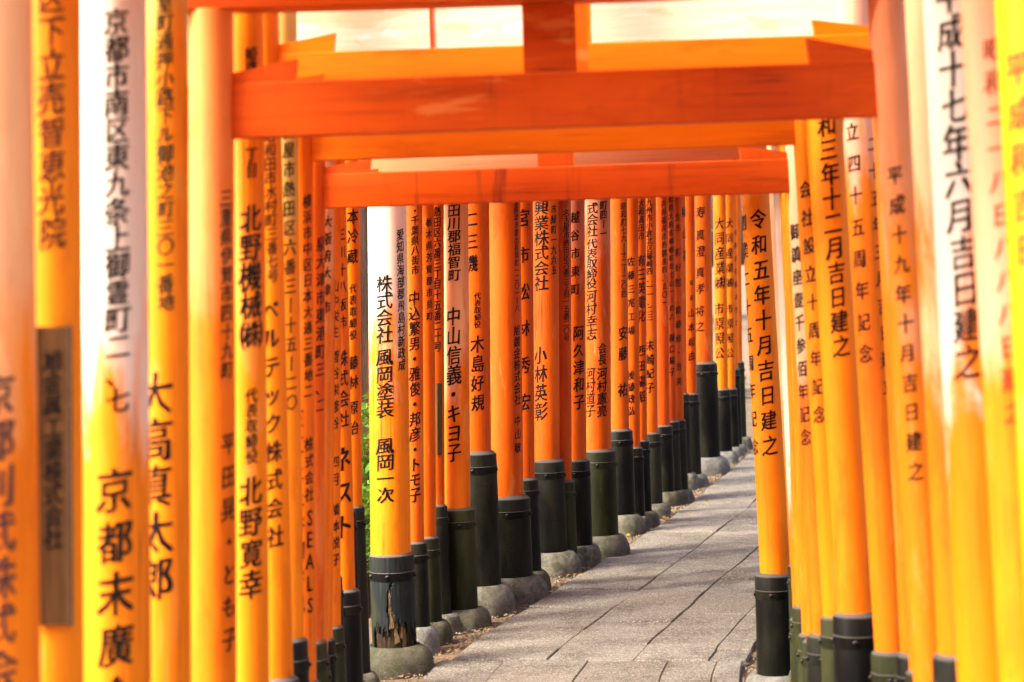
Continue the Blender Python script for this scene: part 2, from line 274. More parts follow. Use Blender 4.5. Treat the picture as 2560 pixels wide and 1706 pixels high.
# ------------------------------------------------------------------ measured torii table: key, (tie beam z, height, lintel z), left pillar, right pillar
# a pillar: x, y at the ground, lean (dx per m), radius, top of its sleeve, columns (text, angle off the facing side, z top, z bottom, glyph size, ink)
TORII = [
 ('L0', (2.75, 0.15, 3.1),
  (-1.078, 4.2, 0.0297, 0.0849, 0.948, [('京都則武株式会社', 0.043, 1.855, 1.139, 0.0638, 'faint')]),
  (1.1, 4.2, -0.025, 0.0686, 0.963, [('平成和吉日', -0.437, 2.418, 1.981, 0.0506, 'red')])),
 ('L1', (2.8, 0.15, 3.12),
  (-1.061, 4.6, 0.0362, 0.0657, 0.939, [('区下立売智恵光院', -0.007, 2.664, 2.095, 0.0537, 'brown')]),
  (1.127, 4.6, -0.0313, 0.061, 0.905, [('昭和二一八日八八八日建之', 0.065, 2.488, 1.644, 0.0389, 'red')])),
 ('L2', (2.85, 0.16, 3.2),
  (-0.994, 5.0, 0.0335, 0.0796, 0.852, [('京都市南区東九条上御霊町二、七', 0.075, 2.653, 1.72, 0.0542, 'ink'), ('京都末廣会', -0.044, 1.603, 1.002, 0.0783, 'ink')]),
  (1.119, 5.0, -0.0239, 0.0714, 0.875, [('平成十七年六月吉日建之', -0.101, 2.66, 1.73, 0.0644, 'ink')])),
 ('L3', (2.8, 0.14, 3.1),
  (-0.951, 5.45, 0.0348, 0.0623, 0.778, [('室町通押小路下ル御池之町三〇一番地', 0.011, 2.744, 1.947, 0.0396, 'olive'), ('大高真太郎', -0.463, 1.797, 1.21, 0.0836, 'ink')]),
  (1.142, 5.45, -0.0229, 0.0534, 0.998, [])),
 ('L4', (2.403, 0.15, 2.742),
  (-0.88, 5.8, 0.0347, 0.0639, 0.731, [('三重県伊賀市四十九町', 0.695, 2.27, 1.755, 0.0386, 'ink'), ('平田晃・とも子', 0.754, 1.625, 1.006, 0.0492, 'ink')]),
  (1.154, 5.8, -0.0413, 0.0521, 0.772, [('平成十九年十月吉日建之', -0.121, 2.283, 1.403, 0.0399, 'ink')])),
 ('L5', (2.44, 0.115, 2.86),
  (-0.82, 6.15, 0.0298, 0.0577, 0.765, [('姫路', 0.359, 2.686, 2.606, 0.0373, 'ink'), ('丁目', 0.309, 2.401, 2.311, 0.0373, 'ink'), ('北野機械㈱', 0.255, 2.239, 1.825, 0.0647, 'ink'), ('代表取締役', 0.185, 1.712, 1.496, 0.0336, 'ink'), ('北野寛幸', 0.133, 1.463, 1.104, 0.0647, 'ink')]),
  (1.193, 6.15, -0.028, 0.0502, 0.825, [])),
 ('L6', (2.585, 0.125, 2.91),
  (-0.777, 6.55, 0.0165, 0.0535, 0.795, [('昭和田市水村町三番七号', 0.289, 2.479, 2.012, 0.0358, 'brown'), ('ベルテック株式会社', 0.135, 1.972, 1.194, 0.0504, 'ink')]),
  (1.24, 6.55, -0.024, 0.0535, 0.803, [])),
 ('L7', (2.49, 0.11, 3.4),
  (-0.795, 7.0, 0.0267, 0.0529, 0.841, [('古屋市熱田区六番三ー十五ー二〇', 0.398, 2.538, 1.589, 0.0411, 'olive')]),
  (1.242, 7.0, -0.0328, 0.0557, 0.731, [('創立四十五周年記念', -0.503, 2.595, 1.664, 0.0468, 'ink'), ('二十五年三月吉日建立', 0.817, 2.441, 1.563, 0.0411, 'ink')])),
 ('LX', (2.52, 0.1, 2.715),
  (-0.821, 7.2, 0.023, 0.0514, 0.55, []),
  (1.163, 7.2, -0.0343, 0.0632, 0.828, [('令和三年十二月吉日建之', 0.126, 2.601, 1.695, 0.0583, 'ink')])),
 ('L8', (2.434, 0.12, 2.79),
  (-0.807, 7.5, 0.0318, 0.0551, 0.602, [('横浜市中区日本大通三番地二', 0.648, 2.323, 1.604, 0.0365, 'ink'), ('株式会社', 0.662, 1.474, 1.24, 0.0365, 'ink'), ('SEALS', 0.67, 1.225, 0.84, 0.0456, 'ink'), ('正三土上谷円学児', -0.212, 1.581, 0.84, 0.0517, 'ink')]),
  (1.141, 7.5, -0.0331, 0.0505, 0.771, [('会社設立十周年記念', -0.356, 2.326, 1.438, 0.0456, 'ink')])),
 ('L9', (2.281, 0.127, 2.67),
  (-0.818, 7.9, 0.0407, 0.0532, 0.681, [('泉大津市東港町三、二', 0.761, 2.186, 1.525, 0.0432, 'ink')]),
  (1.141, 7.9, -0.0231, 0.0516, 0.64, [('御鎮座壹千参佰年記念', -0.705, 2.18, 1.335, 0.0464, 'ink')])),
 ('L10', (2.305, 0.1, 2.584),
  (-0.841, 8.3, 0.0527, 0.0491, 0.559, [('大阪府大津市', 0.47, 2.278, 1.881, 0.037, 'ink')]),
  (1.18, 8.45, -0.011, 0.0431, 0.522, [])),
 ('L11', (2.32, 0.1, 2.613),
  (-0.848, 8.7, 0.044, 0.0479, 0.555, []),
  (1.215, 8.85, -0.0089, 0.0433, 0.478, [])),
 ('L12', (2.334, 0.1, 2.641),
  (-0.846, 9.1, 0.0378, 0.0501, 0.54, [('山中栄生', 0.479, 2.026, 1.767, 0.0406, 'ink'), ('菅谷栄修谷', 0.524, 1.729, 1.376, 0.0406, 'ink'), ('四月', 0.57, 1.283, 1.134, 0.0406, 'ink'), ('橋本悦子', 0.608, 1.078, 0.794, 0.0406, 'ink')]),
  (1.238, 9.2, -0.0077, 0.0432, 0.54, [])),
 ('L12b', (2.345, 0.1, 2.662),
  (-0.869, 9.4, 0.0365, 0.048, 0.714, []),
  (1.28, 9.4, -0.0172, 0.0422, 0.492, [])),
 ('L12c', (2.358, 0.1, 2.686),
  (-0.822, 9.75, 0.0138, 0.0557, 0.6, [('三川十八坂市', 0.557, 2.266, 1.788, 0.0435, 'ink'), ('株式会社', 0.378, 1.709, 1.34, 0.0574, 'ink'), ('ネスト', 0.221, 1.28, 0.82, 0.0871, 'ink')]),
  (1.279, 9.55, -0.0172, 0.0487, 0.43, [('平成二一四之万川参八年之', 0.215, 2.347, 1.323, 0.0465, 'ink')])),
 ('L13a', (2.371, 0.1, 2.711),
  (-0.837, 10.1, 0.0118, 0.0433, 0.927, []),
  (1.322, 9.9, -0.0273, 0.0444, 0.623, [])),
 ('L13', (2.515, 0.125, 2.82),
  (-0.844, 10.45, 0.0299, 0.0533, 0.91, [('本冷蔵', 0.325, 2.378, 2.086, 0.0573, 'ink'), ('代表取締役', 0.293, 2.006, 1.724, 0.0361, 'ink'), ('藤林', 0.267, 1.664, 1.472, 0.053, 'ink'), ('原治', 0.248, 1.447, 1.246, 0.0509, 'ink')]),
  (1.367, 10.05, -0.0297, 0.0451, 0.575, [])),
 ('M_kaze', (2.543, 0.14, 2.95),
  (-0.685, 11.093, 0.0251, 0.1041, 0.58, [('株式会社', -0.206, 2.038, 1.689, 0.0785, 'ink'), ('風岡塗装', -0.225, 1.66, 1.304, 0.0852, 'ink'), ('風岡一次', -0.248, 1.199, 0.861, 0.0897, 'ink'), ('愛知県海部郡飛島村新政成', 0.716, 2.277, 1.544, 0.0449, 'ink')]),
  (1.251, 10.3, -0.0218, 0.0736, 0.527, [('令和五年十月吉日建之', 0.083, 2.304, 1.095, 0.0751, 'ink'), ('創業二十五周年記念', -1.194, 2.299, 1.08, 0.0605, 'ink')])),
 ('M_naka', (2.442, 0.13, 2.82),
  (-0.591, 11.639, 0.031, 0.0546, 0.578, [('・千葉県八街市', 0.234, 2.412, 2.037, 0.0426, 'ink'), ('中込繁男・雅俊・邦彦・トモ子', 0.141, 1.952, 0.8, 0.0615, 'ink')]),
  (1.439, 11.286, -0.041, 0.0546, 0.578, [])),
 ('M_tochi', (2.452, 0.13, 2.838),
  (-0.535, 11.906, 0.0296, 0.0559, 0.572, [('栃木県芳賀郡市貝町', 0.496, 2.361, 1.774, 0.0387, 'ink')]),
  (1.491, 11.535, -0.0396, 0.0559, 0.572, [])),
 ('M_atsu', (2.465, 0.13, 2.863),
  (-0.497, 12.262, 0.0313, 0.0551, 0.711, [('熱田区六番三丁目十五番二十号', 0.336, 2.427, 1.595, 0.0448, 'ink')]),
  (1.545, 11.866, -0.0413, 0.0551, 0.711, [])),
 ('M_naya', (2.47, 0.13, 2.872),
  (-0.37, 12.389, 0.0299, 0.0733, 0.673, [('田川郡福智町', -0.199, 2.44, 1.993, 0.0729, 'ink'), ('中山信義・キヨ子', -0.276, 1.847, 0.948, 0.0855, 'ink')]),
  (1.573, 12.004, -0.0399, 0.0733, 0.673, [])),
 ('M_kiji', (2.492, 0.13, 2.912),
  (-0.276, 12.949, 0.0284, 0.0991, 0.949, [('二三磯', -0.164, 2.43, 2.029, 0.0787, 'ink'), ('代表取締役', 0.217, 1.923, 1.709, 0.0393, 'ink'), ('木島好規', 0.207, 1.67, 1.199, 0.0787, 'ink')]),
  (1.66, 12.533, -0.0384, 0.0991, 0.949, [])),
 ('M_asahi', (2.507, 0.13, 2.941),
  (-0.086, 13.36, 0.0264, 0.1063, 0.63, [('三重県津市雲出長常町一二〇一ー八', 0.825, 2.545, 1.792, 0.0379, 'ink'), ('旭鍍金株式会社', 0.799, 1.715, 1.21, 0.0541, 'ink'), ('中山敏', 0.783, 1.156, 0.904, 0.0514, 'ink')]),
  (1.845, 12.923, -0.0364, 0.1063, 0.63, [])),
 ('M_matsu', (2.522, 0.13, 2.969),
  (0.026, 13.76, 0.0284, 0.0702, 0.704, [('宮市松林秀宏', 0.061, 2.502, 1.084, 0.0838, 'ink')]),
  (1.953, 13.31, -0.0384, 0.0702, 0.704, [])),
 ('M_koba', (2.552, 0.13, 3.023),
  (0.187, 14.53, 0.0291, 0.089, 0.751, [('興業株式会社', -0.39, 2.519, 1.909, 0.1032, 'ink'), ('小林英彰', -0.488, 1.535, 1.025, 0.0943, 'ink'), ('市緑町一九六五', 0.688, 2.495, 2.013, 0.0472, 'ink')]),
  (2.105, 14.08, -0.0391, 0.089, 0.751, [])),
 ('M_nago', (2.557, 0.13, 3.033),
  (0.293, 14.676, 0.032, 0.0659, 0.593, [('名古屋市熱田区六番三丁目一五番二〇号', 0.537, 2.46, 1.554, 0.0447, 'ink')]),
  (2.21, 14.226, -0.042, 0.0659, 0.593, [])),
 ('M_aku', (2.565, 0.13, 3.049),
  (0.403, 14.895, 0.0272, 0.0699, 0.715, [('越谷市東町', -0.012, 2.47, 1.848, 0.0605, 'ink'), ('阿久津和子', 0.317, 1.666, 1.066, 0.0787, 'ink')]),
  (2.318, 14.445, -0.0372, 0.0699, 0.715, [])),
 ('M_kawa', (2.58, 0.13, 3.075),
  (0.567, 15.268, 0.0313, 0.0935, 0.747, [('式会社', -0.483, 2.517, 2.274, 0.0805, 'ink'), ('代表取締役', -0.52, 2.259, 1.907, 0.0774, 'ink'), ('河村幸志', -0.564, 1.898, 1.537, 0.0836, 'ink'), ('河村道子', -0.631, 1.346, 0.991, 0.0743, 'ink'), ('町四ー一', 0.485, 2.532, 2.265, 0.0557, 'ink'), ('会長', 0.355, 1.521, 1.362, 0.0619, 'ink'), ('河村憲亮', 0.319, 1.346, 0.991, 0.0743, 'ink')]),
  (2.479, 14.818, -0.0413, 0.0935, 0.747, [])),
 ('M_ando', (2.629, 0.13, 3.168),
  (0.786, 16.583, 0.0257, 0.0812, 0.793, [('昭和町七九ー十二ー二〇四', 0.699, 2.559, 1.82, 0.0539, 'ink'), ('安', 0.567, 1.6, 1.495, 0.0808, 'ink'), ('藤', 0.536, 1.451, 1.329, 0.0808, 'ink'), ('祐', 0.483, 1.166, 1.051, 0.0808, 'ink')]),
  (2.689, 16.133, -0.0357, 0.0812, 0.793, [])),
 ('M_goto', (2.642, 0.13, 3.191),
  (0.912, 16.922, 0.0245, 0.0622, 0.626, [('佐藤三兆工場', -0.014, 2.157, 1.502, 0.0551, 'ink'), ('後藤政弘', -0.112, 1.249, 0.872, 0.0551, 'ink')]),
  (2.813, 16.472, -0.0345, 0.0622, 0.626, [])),
 ('M_sanei', (2.651, 0.13, 3.207),
  (0.983, 17.138, 0.0274, 0.0595, 0.663, [('大和高田市', 0.378, 2.6, 2.272, 0.0523, 'ink'), ('㈲三英電化', 0.33, 2.164, 1.608, 0.0767, 'ink'), ('西田陽昭', 0.271, 1.447, 0.957, 0.0697, 'ink')]),
  (2.884, 16.688, -0.0374, 0.0595, 0.663, [])),
 ('M_sue', (2.673, 0.13, 3.248),
  (1.105, 17.728, 0.0254, 0.0651, 0.675, [('北九州市小倉北区篠崎四、一一、二三', 0.097, 2.683, 1.61, 0.0505, 'ink'), ('末崎紀子', 0.063, 1.462, 0.998, 0.0685, 'ink')]),
  (3.006, 17.278, -0.0354, 0.0651, 0.675, [])),
 ('M_fuku', (2.703, 0.13, 3.305),
  (1.261, 18.528, 0.025, 0.0681, 0.676, [('福井県福井市西開発四、五〇一', 0.507, 2.71, 1.71, 0.049, 'ink')]),
  (3.163, 18.078, -0.035, 0.0681, 0.676, [])),
 ('M_higu', (2.712, 0.13, 3.32),
  (1.345, 18.753, 0.0229, 0.0651, 0.696, [('愛知県大府市横根町坊主山一ー四六', 0.519, 2.755, 1.582, 0.0458, 'ink'), ('樋口陽子', 0.489, 1.482, 1.084, 0.0534, 'ink')]),
  (3.249, 18.303, -0.0329, 0.0651, 0.696, [])),
 ('M_sai', (2.718, 0.13, 3.332),
  (1.42, 18.912, 0.0246, 0.0618, 0.695, [('生市', 0.44, 2.54, 2.347, 0.0539, 'brown'), ('彩好館', 0.424, 2.247, 1.846, 0.0577, 'brown'), ('齋藤修・浩美', 0.395, 1.734, 0.977, 0.0539, 'brown')]),
  (3.324, 18.462, -0.0346, 0.0618, 0.695, [])),
 ('M_yama', (2.757, 0.13, 3.403),
  (1.53, 19.932, 0.0234, 0.0692, 0.868, [('㈱山喜', 1.194, 2.669, 2.06, 0.0811, 'ink')]),
  (3.444, 19.482, -0.0334, 0.0692, 0.868, [])),
 ('M_moto', (2.769, 0.13, 3.427),
  (1.652, 20.268, 0.0233, 0.0662, 0.846, [('会長', 0.41, 1.976, 1.686, 0.0371, 'ink'), ('山本起由', 0.353, 1.682, 1.14, 0.066, 'ink')]),
  (3.571, 19.818, -0.0333, 0.0662, 0.846, [])),
 ('M_kotob', (2.811, 0.13, 3.504),
  (1.871, 21.366, 0.0213, 0.1134, 1.085, [('寿', -0.005, 2.675, 2.514, 0.0867, 'ink'), ('真澄', -0.042, 2.449, 2.123, 0.0867, 'ink'), ('真孝', -0.087, 2.075, 1.752, 0.0867, 'ink'), ('将之', -0.132, 1.683, 1.382, 0.0867, 'ink')]),
  (3.807, 20.948, -0.0313, 0.1134, 1.085, [])),
 ('M_dai', (2.852, 0.13, 3.581),
  (2.175, 22.457, 0.0205, 0.0687, 0.756, [('大同産業㈱', -0.088, 2.579, 1.801, 0.1051, 'ink'), ('市原照公', -0.283, 1.682, 1.063, 0.1005, 'ink')]),
  (4.131, 22.146, -0.0305, 0.0687, 0.756, [])),
 ('M_dai2', (2.879, 0.13, 3.631),
  (2.327, 23.162, 0.0225, 0.0662, 0.723, [('大同産業㈱', 0.295, 2.594, 1.792, 0.0848, 'ink'), ('市原照公', 0.182, 1.669, 1.031, 0.0848, 'ink')]),
  (4.294, 22.94, -0.0325, 0.0662, 0.723, [])),
 ('M_last', (2.896, 0.13, 3.661),
  (2.408, 23.592, 0.0212, 0.0626, 0.915, [('有限会社藤本啓之', 1.005, 2.494, 1.354, 0.0528, 'brown')]),
  (4.381, 23.432, -0.0312, 0.0626, 0.915, [])),
 ('M_end', (2.917, 0.13, 3.7),
  (2.511, 24.151, 0.0207, 0.069, 0.967, []),
  (4.49, 24.083, -0.0307, 0.069, 0.967, [])),
]


# ------------------------------------------------------------------ path centre line
CL = [(-6, .0), (2, .06), (6, .16), (8, .17), (10, .20), (11, .33), (13, .86), (15, 1.42), (18, 2.20), (21.4, 2.93), (24, 3.50), (30, 4.55), (44, 6.9)]
def cl(y):
    for (a, xa), (b, xb) in zip(CL, CL[1:]):
        if y <= b:
            t = (y-a)/(b-a); return xa+(xb-xa)*t
    return CL[-1][1]
def cx(y): return (cl(y-.6)+cl(y)*2+cl(y+.6))/4
def cdir(y):
    d = Vector((cx(y+.2)-cx(y-.2), .4)); return d.normalized()
def on_path(y, off):
    d = cdir(y); return (cx(y)+d.y*off, y-d.x*off)

# ------------------------------------------------------------------ ground: one sheet to the horizon
random.seed(5)
def axis_pts(lo, hi, fine, far):
    p = [v for v in far if v < lo]; v = lo
    while v < hi: p.append(v); v += fine
    p.append(hi); p += [v for v in far if v > hi]; return p
gx = axis_pts(-4, 8, .25, [-900, -400, -150, -70, -40, -25, -16, -10, -7, -5.2, 9.5, 12, 16, 24, 40, 70, 150, 400, 900])
gy = axis_pts(0, 32, .25, [-900, -300, -100, -40, -15, -6, -2, 34, 38, 46, 60, 90, 150, 300, 900])
gv, gf = [], []
for y in gy:
    for x in gx:
        d = abs(x-cx(max(-5, min(40, y))))
        z = -.035 + .012*noise.noise((x*3, y*3, 0)) + .008*noise.noise((x*11, y*11, 2))
        if d > 1.7: z += min(6, .10*(d-1.7)) * (.6+.4*noise.noise((x*.1, y*.1, 5)))
        gv.append((x, y, z))
nx_ = len(gx)
for j in range(len(gy)-1):
    for i in range(nx_-1):
        a = j*nx_+i; gf.append((a, a+1, a+1+nx_, a+nx_))
ground = tag(obj('ground', mesh('ground', gv, gf, True), M['dirt']), 'bare brown earth beside the paved path', kind='structure')

# ------------------------------------------------------------------ paved path: each slab a piece
path = empty('path', (0, 0, 0)); path['kind'] = 'structure'; path['label'] = 'grey stone slab path bending right between the torii'
bed_v, bed_f = [], []
ys = [-5+.25*i for i in range(160)]
for y in ys:
    for off in (-.74, .74): bed_v.append((*on_path(y, off), -.0072))
for i in range(len(ys)-1): a = 2*i; bed_f.append((a, a+1, a+3, a+2))
tag(obj('path_bed', mesh('path_bed', bed_v, bed_f), M['dirt'], path))
def wob(y, k): return .016*noise.noise((y*.9, k*5.1, 1.3)) + .008*noise.noise((y*3.1, k*5.1, 7.3))
LANES = {0: [-.77, -.24, .21, .60, .79], 1: [-.80, -.46, -.02, .40, .66, .80]}
BREAK = 11.05
def slab(y0, y1, lo, hi, k, jl, jr, edge_l, edge_r):
    g = .0016+.002*random.random(); n = max(2, int((y1-y0)/.16)); dz = random.uniform(-.004, .004); tl = random.uniform(-.005, .005); tl2 = random.uniform(-.004, .004)
    rows = []
    e0, e1 = random.uniform(-.012, .012), random.uniform(-.012, .012)
    yc = (y0+y1)/2; ox, oy = on_path(yc, (lo+hi)/2)
    for i in range(n+1):
        t = i/n; ge_ = g+.0035; y = y0+ge_+(y1-y0-2*ge_)*t + (wob((lo+hi)*2, y0 if i == 0 else y1)*.8 if i in (0, n) else 0)*0
        l = lo + wob(y, jl)*(1.9 if edge_l else 1) + g; r = hi + wob(y, jr)*(1.9 if edge_r else 1) - g
        rows.append((y, l, r, t))
    V, Fc = [], []
    c = .0035
    ring = []
    for (y, l, r, t) in rows: ring.append((y + (e0 if t == 0 else e1 if t == 1 else 0)*.0, l, t))
    def ptz(y, off, z): X, Y = on_path(y, off); return (X-ox, Y-oy, z)
    def top(y, off): 
        return dz + tl*(off-(lo+hi)/2)/.3 + tl2*(y-yc)/.5
    # outer loop points
    loop = [(y, l) for (y, l, r, t) in rows] + [(y, r) for (y, l, r, t) in reversed(rows)]
    inn = []
    for idx, (y, l, r, t) in enumerate(rows):
        yy = y + (c if idx == 0 else -c if idx == n else 0); inn.append((yy, l+c))
    for idx, (y, l, r, t) in reversed(list(enumerate(rows))):
        yy = y + (c if idx == 0 else -c if idx == n else 0); inn.append((yy, r-c))
    m = len(loop)
    for (y, o) in inn: V.append(ptz(y, o, top(y, o)))
    for (y, o) in loop: V.append(ptz(y, o, top(y, o)-.005))
    for (y, o) in loop: V.append(ptz(y, o, -.08))
    for i in range(n):   # top strip
        Fc.append((i, i+1, m-2-i, m-1-i))
    for i in range(m):
        j = (i+1) % m
        Fc.append((i, i+m, j+m, j)); Fc.append((i+m, i+2*m, j+2*m, j+m))
    return fix(mesh('paving_slab', V, Fc)), (ox, oy, 0)
def lay(lanes, ya, yb, seg, kk):
    for li in range(len(lanes)-1):
        y = ya
        first = True
        while y < yb-.05:
            ln = random.uniform(*seg)
            if first: ln *= random.uniform(.35, 1); first = False
            y2 = y+ln
            if yb-y2 < .3: y2 = yb
            me, loc = slab(y, y2, lanes[li], lanes[li+1], li, kk+li, kk+li+1, li == 0, li == len(lanes)-2)
            o = obj('paving_slab', me, M['paving'], path, loc)
            y = y2
lay(LANES[1], 1.0, BREAK, (.55, .95), 20)
lay(LANES[0], BREAK, 33, (.55, 1.15), 40)

# ------------------------------------------------------------------ lettering
_g = {}
def glyph(ch):
    if ch in _g: return _g[ch]
    cu = bpy.data.curves.new('glyph', 'FONT'); cu.body = '｜' if ch == '|' else ch; cu.resolution_u = 2
    o = bpy.data.objects.new('glyph', cu); COL.objects.link(o); bpy.context.view_layer.update()
    dg = bpy.context.evaluated_depsgraph_get(); ev = o.evaluated_get(dg); me = ev.to_mesh()
    bm = bmesh.new(); bm.from_mesh(me); ev.to_mesh_clear()
    bpy.data.objects.remove(o); bpy.data.curves.remove(cu)
    bmesh.ops.remove_doubles(bm, verts=bm.verts[:], dist=1e-5)
    nrm = {}
    for e in bm.edges:
        if len(e.link_faces) == 1:
            a, b = e.verts; d = (b.co-a.co)
            if d.length < 1e-7: continue
            nn = Vector((d.y, -d.x, 0)).normalized(); mid = (a.co+b.co)/2
            if (e.link_faces[0].calc_center_median()-mid).dot(nn) > 0: nn = -nn
            for v in (a, b): nrm.setdefault(v, []).append(nn)
    xs = [v.co.x for v in bm.verts]; 
    latin = ord(ch) < 128
    cxm = (min(xs)+max(xs))/2 if latin else .5
    cym = .35 if latin else .38
    mv = {}
    for v, ns in nrm.items():
        s = Vector((0, 0, 0))
        for q in ns: s += q
        if s.length > 1e-6: s.normalize()
        w = 1+.55*math.sin(9*v.co.x+6*v.co.y+ord(ch) % 7)
        mv[v] = Vector((s.x*.030*w, s.y*(.005+.009*w), 0))       # brush: heavy uprights, lighter crossbars
    for v, d in mv.items(): v.co += d
    for v in bm.verts:
        x, y = v.co.x-cxm, v.co.y-cym
        if ch == 'ー': x, y = y, -x
        if not latin: y += .07*x + .02*math.sin(5*x); x += .02*math.sin(4*y)
        if latin: x *= 1.1; y *= 1.25
        v.co = Vector((x, y, 0))
    for k in range(-3, 4):
        bmesh.ops.bisect_plane(bm, geom=bm.verts[:]+bm.edges[:]+bm.faces[:], plane_co=(k*.125, 0, 0), plane_no=(1, 0, 0))
    bm.verts.index_update()
    V = [(v.co.x, v.co.y) for v in bm.verts]; Fc = [tuple(v.index for v in f.verts) for f in bm.faces]
    bm.free(); _g[ch] = (V, Fc); return _g[ch]
def inscription(text, ang, z0, z1, size, inkname, rad, face, parent, name='inscription', flat=False):
    """wrapped round a pillar of radius function rad(z); face = unit vector to the reader"""
    c = Vector(face).normalized(); d = -c; rt = Vector((d.y, -d.x))
    n = len(text); pitch = (z0-z1)/n
    sv = min(pitch*1.04, size*1.35)
    V, Fc = [], []
    for i, ch in enumerate(text):
        gv_, gf_ = glyph(ch); b = len(V); zc = z0-pitch*(i+.5)
        sc_ = 1+random.uniform(-.05, .05); du = random.uniform(-.02, .02)*size
        for (x, y) in gv_:
            z = zc+y*sv*sc_*1.02; u = x*size*1.12*sc_+du
            if flat: V.append((u, 0, z))
            else:
                r = rad(z)+.0011; a = ang+u/r
                nn = c*math.cos(a)+rt*math.sin(a); V.append((nn.x*r, nn.y*r, z))
        Fc += [tuple(q+b for q in f) for f in gf_]
    me = mesh(name, V, Fc)
    return obj(name, me, INK[inkname], parent)

